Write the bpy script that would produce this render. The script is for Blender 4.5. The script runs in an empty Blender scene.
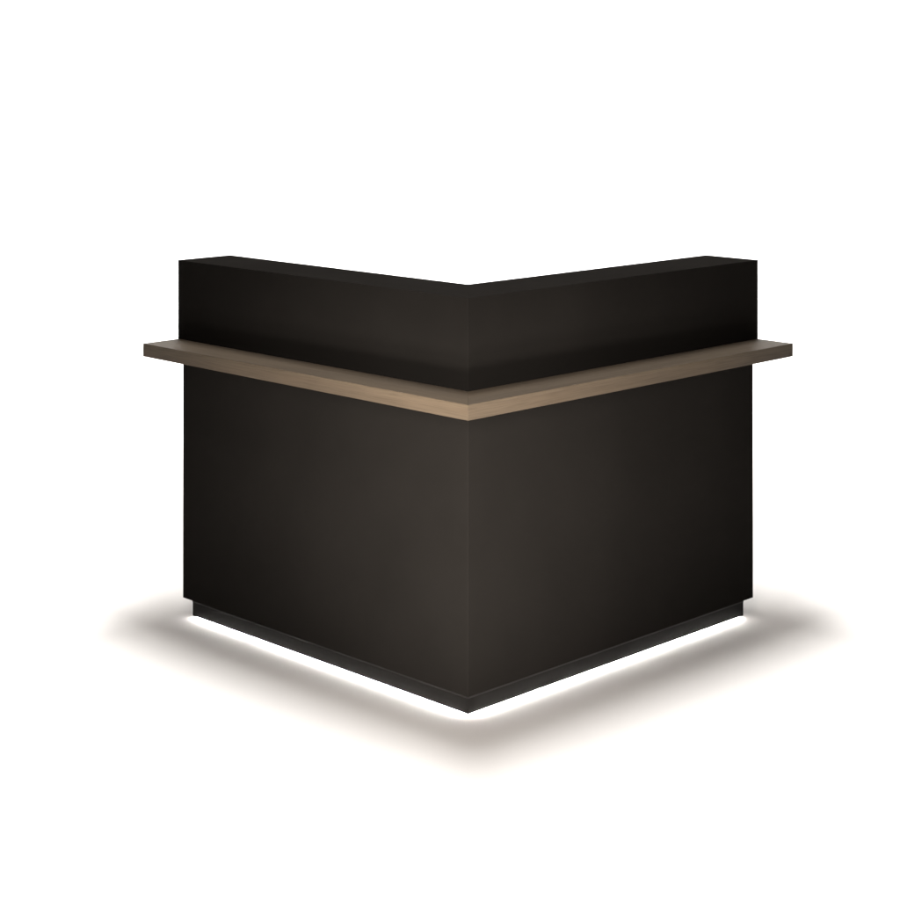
import bpy, bmesh, math
from mathutils import Vector

S2 = math.sqrt(2.0)
scene = bpy.context.scene
col = scene.collection

# ------------------------------------------------------------------ helpers
def wing(a, b, side):
    """a = distance along the wing from the corner, b = outward offset -> x, y"""
    return (side * (a + b) / S2, (a - b) / S2)

def link(name, me, mat, parent=None):
    o = bpy.data.objects.new(name, me)
    col.objects.link(o)
    me.materials.append(mat)
    o.parent = parent
    return o

def prism(name, pts, z0, z1, mat, parent=None, bevel=0.0, seg=2):
    bm = bmesh.new()
    lo = [bm.verts.new((x, y, z0)) for x, y in pts]
    hi = [bm.verts.new((x, y, z1)) for x, y in pts]
    n = len(pts)
    bm.faces.new(lo); bm.faces.new(hi)
    for i in range(n):
        j = (i + 1) % n
        bm.faces.new((lo[i], lo[j], hi[j], hi[i]))
    bmesh.ops.recalc_face_normals(bm, faces=bm.faces)
    if bevel:
        bmesh.ops.bevel(bm, geom=list(bm.edges), offset=bevel, segments=seg,
                        profile=0.5, affect='EDGES', clamp_overlap=True)
    me = bpy.data.meshes.new(name)
    bm.to_mesh(me); bm.free()
    return link(name, me, mat, parent)

def ell(b0, b1, a_end):
    """outline of the L: b0 front offset, b1 back offset, wing length"""
    return [(0, -S2 * b0), wing(a_end, b0, 1), wing(a_end, b1, 1),
            (0, -S2 * b1), wing(a_end, b1, -1), wing(a_end, b0, -1)]

# ---------------------------------------------------------------- materials
def new_mat(name):
    m = bpy.data.materials.new(name); m.use_nodes = True
    nt = m.node_tree
    return m, nt, nt.nodes['Principled BSDF']

def nd(nt, kind, **kw):
    n = nt.nodes.new(kind)
    for k, v in kw.items(): setattr(n, k, v)
    return n

def laminate(name, base, var=0.08, rough=0.6, spec=0.0):
    m, nt, p = new_mat(name)
    tc = nd(nt, 'ShaderNodeTexCoord')
    no = nd(nt, 'ShaderNodeTexNoise'); no.inputs['Scale'].default_value = 3.0
    no.inputs['Detail'].default_value = 5.0
    nt.links.new(tc.outputs['Object'], no.inputs['Vector'])
    r = nd(nt, 'ShaderNodeValToRGB')
    r.color_ramp.elements[0].position = 0.3; r.color_ramp.elements[1].position = 0.7
    r.color_ramp.elements[0].color = tuple(c * (1 - var) for c in base) + (1,)
    r.color_ramp.elements[1].color = tuple(c * (1 + var) for c in base) + (1,)
    nt.links.new(no.outputs['Fac'], r.inputs['Fac'])
    nt.links.new(r.outputs['Color'], p.inputs['Base Color'])
    fine = nd(nt, 'ShaderNodeTexNoise'); fine.inputs['Scale'].default_value = 900.0
    nt.links.new(tc.outputs['Object'], fine.inputs['Vector'])
    bu = nd(nt, 'ShaderNodeBump'); bu.inputs['Strength'].default_value = 0.15
    bu.inputs['Distance'].default_value = 0.0005
    nt.links.new(fine.outputs['Fac'], bu.inputs['Height'])
    nt.links.new(bu.outputs['Normal'], p.inputs['Normal'])
    p.inputs['Roughness'].default_value = rough
    p.inputs['Specular IOR Level'].default_value = spec
    return m

def wood(name, gain=1.0):
    m, nt, p = new_mat(name)
    tc = nd(nt, 'ShaderNodeTexCoord')
    def grain(scale, detail, sc, dist=0.0):
        mp = nd(nt, 'ShaderNodeMapping'); mp.inputs['Scale'].default_value = sc
        nt.links.new(tc.outputs['Object'], mp.inputs['Vector'])
        n = nd(nt, 'ShaderNodeTexNoise'); n.inputs['Scale'].default_value = scale
        n.inputs['Detail'].default_value = detail
        n.inputs['Distortion'].default_value = dist
        nt.links.new(mp.outputs['Vector'], n.inputs['Vector'])
        return n
    g1 = grain(1.0, 6.0, (2.2, 55, 70), 0.6)
    g2 = grain(1.0, 3.0, (9.0, 420, 420))
    g3 = grain(1.0, 2.0, (1.4, 5, 9))
    r1 = nd(nt, 'ShaderNodeValToRGB')
    e = r1.color_ramp.elements
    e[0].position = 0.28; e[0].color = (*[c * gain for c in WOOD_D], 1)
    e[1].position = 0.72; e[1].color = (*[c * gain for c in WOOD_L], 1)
    nt.links.new(g1.outputs['Fac'], r1.inputs['Fac'])
    r2 = nd(nt, 'ShaderNodeValToRGB')
    e = r2.color_ramp.elements
    e[0].position = 0.36; e[0].color = (0.84, 0.83, 0.82, 1)
    e[1].position = 0.56; e[1].color = (1.05, 1.04, 1.03, 1)
    nt.links.new(g2.outputs['Fac'], r2.inputs['Fac'])
    r3 = nd(nt, 'ShaderNodeValToRGB')
    e = r3.color_ramp.elements
    e[0].position = 0.3; e[0].color = (0.86, 0.86, 0.87, 1)
    e[1].position = 0.7; e[1].color = (1.10, 1.08, 1.05, 1)
    nt.links.new(g3.outputs['Fac'], r3.inputs['Fac'])
    x1 = nd(nt, 'ShaderNodeMix', data_type='RGBA', blend_type='MULTIPLY')
    x2 = nd(nt, 'ShaderNodeMix', data_type='RGBA', blend_type='MULTIPLY')
    for x in (x1, x2): x.inputs[0].default_value = 1.0
    nt.links.new(r1.outputs['Color'], x1.inputs[6]); nt.links.new(r2.outputs['Color'], x1.inputs[7])
    nt.links.new(x1.outputs[2], x2.inputs[6]); nt.links.new(r3.outputs['Color'], x2.inputs[7])
    nt.links.new(x2.outputs[2], p.inputs['Base Color'])
    bu = nd(nt, 'ShaderNodeBump'); bu.inputs['Strength'].default_value = 0.15
    bu.inputs['Distance'].default_value = 0.0006
    nt.links.new(g2.outputs['Fac'], bu.inputs['Height'])
    nt.links.new(bu.outputs['Normal'], p.inputs['Normal'])
    p.inputs['Roughness'].default_value = 0.6
    p.inputs['Specular IOR Level'].default_value = 0.2
    return m

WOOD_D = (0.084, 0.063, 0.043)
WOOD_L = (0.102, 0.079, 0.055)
BLACK = laminate('matte black laminate', (0.0118, 0.0107, 0.0097))
PLINTH = laminate('black plinth board', (0.0105, 0.0096, 0.009), spec=0.05, rough=0.5)
TRIM = laminate('dark plinth edging', (0.016, 0.0148, 0.014), spec=0.1, rough=0.45)
WOOD_SHADED = wood('grey brown oak shaded', 0.68)  # darkened copy, shade on the flat shelf faces put into the colour
EDGE = wood('grey brown oak lit', 1.0)  # same oak kept lighter, brightness of the upright edges painted in

def white_paint(name):
    m, nt, p = new_mat(name)
    tc = nd(nt, 'ShaderNodeTexCoord')
    no = nd(nt, 'ShaderNodeTexNoise'); no.inputs['Scale'].default_value = 0.7
    nt.links.new(tc.outputs['Object'], no.inputs['Vector'])
    r = nd(nt, 'ShaderNodeValToRGB')
    r.color_ramp.elements[0].color = (0.86, 0.84, 0.82, 1)
    r.color_ramp.elements[1].color = (0.87, 0.852, 0.833, 1)
    nt.links.new(no.outputs['Fac'], r.inputs['Fac'])
    nt.links.new(r.outputs['Color'], p.inputs['Base Color'])
    p.inputs['Roughness'].default_value = 0.9
    p.inputs['Specular IOR Level'].default_value = 0.05
    return m
WHITE = white_paint('white studio paint')

def emitter(name, colr, strength):
    m, nt, p = new_mat(name)
    p.inputs['Base Color'].default_value = (0.8, 0.8, 0.8, 1)
    p.inputs['Emission Color'].default_value = (*colr, 1)
    p.inputs['Emission Strength'].default_value = strength
    return m
LED = emitter('lit led strip', (1.0, 0.985, 0.96), 200.0)

# ------------------------------------------------------------------ setting
bm = bmesh.new()
W, Y0, Y1, R, HT = 16.0, -9.0, 6.0, 2.5, 7.0
vs = [bm.verts.new(p) for p in ((-W, Y0, 0), (W, Y0, 0), (W, Y1, 0), (-W, Y1, 0))]
bm.faces.new(vs)
me = bpy.data.meshes.new('floor'); bm.to_mesh(me); bm.free()
floor = link('floor', me, WHITE); floor['kind'] = 'structure'

bm = bmesh.new()
prof = [(Y1 + R * math.sin(t), R - R * math.cos(t)) for t in [i / 20 * math.pi / 2 for i in range(21)]]
prof.append((Y1 + R, HT))
rows = [(bm.verts.new((-W, y, z)), bm.verts.new((W, y, z))) for y, z in prof]
for (a, b), (c, d) in zip(rows, rows[1:]):
    f = bm.faces.new((a, b, d, c)); f.smooth = True
me = bpy.data.meshes.new('backdrop'); bm.to_mesh(me); bm.free()
back = link('backdrop', me, WHITE); back['kind'] = 'structure'

# ------------------------------------------------------------------ counter
T = 0.205                        # thickness of the walls
A_UP, A_BODY = 1.292, 1.266      # wing lengths
Z_TOP, Z_ST, Z_SB, Z_B = 1.121, 0.873, 0.8325, 0.063
P = 0.133                        # shelf projection
REC = 0.0216                     # plinth recess

root = bpy.data.objects.new('reception_counter', None)
col.objects.link(root)
root.empty_display_size = 0.3
root['label'] = 'black L-shaped corner reception counter with a wooden shelf and lit plinth on white floor'
root['category'] = 'reception counter'

up = prism('upper_panel', ell(0, -T, A_UP), Z_ST - 0.0005, Z_TOP, BLACK, root, 0.0012)
body = prism('lower_panel', ell(0, -T + 0.004, A_BODY), Z_B, Z_SB + 0.0005, BLACK, root, 0.0012)
plinth = prism('plinth', ell(-REC, -T + 0.03, A_BODY - REC), 0.006, Z_B - 0.012, PLINTH, root, 0.0008)
trim = prism('plinth_trim', ell(-REC + 0.005, -T + 0.028, A_BODY - REC - 0.005), Z_B - 0.0125, Z_B + 0.0005, TRIM, plinth, 0.001)
foot = prism('foot_rail', ell(-REC - 0.03, -T + 0.05, A_BODY - REC - 0.04), 0.0, 0.0065, PLINTH, plinth)

for side, ang in ((1, math.radians(45)), (-1, math.radians(135))):
    s = -side                    # local y sign of the outward direction
    b0, b1 = P, -T + 0.003
    pts = [(-b0, s * b0), (A_UP - 0.001, s * b0), (A_UP - 0.001, s * b1), (-b1, s * b1)]
    sh = prism('shelf_board', pts, Z_SB, Z_ST, WOOD_SHADED, root, 0.0007)
    sh.data.materials.append(EDGE)               # lighter copy of the oak paints light onto the upright edges
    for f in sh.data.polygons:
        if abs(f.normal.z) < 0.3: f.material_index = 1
    sh.rotation_euler = (0, 0, ang)
    sh['label'] = 'right wooden shelf board' if side > 0 else 'left wooden shelf board'
    # led strip: a slim bar tucked under the plinth's front edge
    f0, f1 = -REC - 0.006, -REC - 0.018
    pts = [(-f0 + 0.006, s * f0), (A_BODY - REC - 0.012, s * f0), (A_BODY - REC - 0.012, s * f1), (-f1 + 0.006, s * f1)]
    led = prism('light_strip', pts, 0.0022, 0.0058, LED, root)
    led.rotation_euler = (0, 0, ang)

# ------------------------------------------------------------------- lights
def area(name, loc, target, sx, sy, power, colr, spread=180):
    l = bpy.data.lights.new(name, 'AREA'); l.shape = 'RECTANGLE'
    l.size = sx; l.size_y = sy; l.energy = power; l.color = colr
    l.spread = math.radians(spread)
    o = bpy.data.objects.new(name, l); col.objects.link(o)
    o.location = loc
    o.rotation_euler = (Vector(target) - Vector(loc)).to_track_quat('-Z', 'Y').to_euler()
    return o
def spot(name, loc, target, power, colr, size, blend, radius):
    l = bpy.data.lights.new(name, 'SPOT'); l.energy = power; l.color = colr
    l.spot_size = math.radians(size); l.spot_blend = blend; l.shadow_soft_size = radius
    o = bpy.data.objects.new(name, l); col.objects.link(o)
    o.location = loc
    o.rotation_euler = (Vector(target) - Vector(loc)).to_track_quat('-Z', 'Y').to_euler()
    return o
WARM = (1.0, 0.93, 0.86)
area('overhead_softbox', (-0.10, 0.80, 6.0), (-0.10, 0.799, 0), 0.7, 2.1, 405, (1, 0.99, 0.975))
area('backdrop_fill', (0, 4.4, 6.5), (0, 7.3, 0.5), 22.0, 0.6, 1500, (1, 1, 1), 95)  # unseen light added to wash the backdrop white
area('rear_floor_fill', (0, 4.6, 5.0), (0, 4.4, 0), 20.0, 0.6, 400, (1, 1, 1), 62)  # added fill that keeps the floor behind the counter white
spot('front_overhead_fill', (-0.3, -3.6, 5.5), (-0.1, -1.8, 0), 620, (1.0, 0.92, 0.86), 66, 1.0, 0.5)  # added fill, evens out the floor in front of the counter
spot('front_lamp', (-0.10, -1.45, 0.13), (-0.03, 0, 0.47), 176, WARM, 48, 1.0, 0.12)
spot('far_front_fill', (-0.11, -2.30, 0.15), (-0.03, 0, 0.49), 430, WARM, 37.5, 1.0, 0.15)  # second front light, added to soften the shelf's shadow on the upper panel
spot('front_spot', (-0.14, -2.4, 1.38), (-0.03, 0, 0.84), 445, WARM, 32, 1.0, 0.35)

w = bpy.data.worlds.new('World'); scene.world = w; w.use_nodes = True
bg = w.node_tree.nodes['Background']
bg.inputs['Color'].default_value = (1, 0.92, 0.86, 1)
bg.inputs['Strength'].default_value = 0.085

# ------------------------------------------------------------------- camera
cam = bpy.data.cameras.new('camera')
cam.sensor_width = 36; cam.lens = 36 * 1820 / 900
cam.shift_x = -(468 - 450) / 900
cam.shift_y = -(450 - 60) / 900
cam.clip_end = 200
co = bpy.data.objects.new('camera', cam); col.objects.link(co)
co.location = (0, -4.82, 1.751); co.rotation_euler = (math.pi / 2, 0, 0)
scene.camera = co

scene.render.engine = 'CYCLES'
scene.render.resolution_x = scene.render.resolution_y = 1024
scene.view_settings.view_transform = 'Standard'
scene.view_settings.look = 'None'
scene.view_settings.exposure = 0
scene.cycles.max_bounces = 8
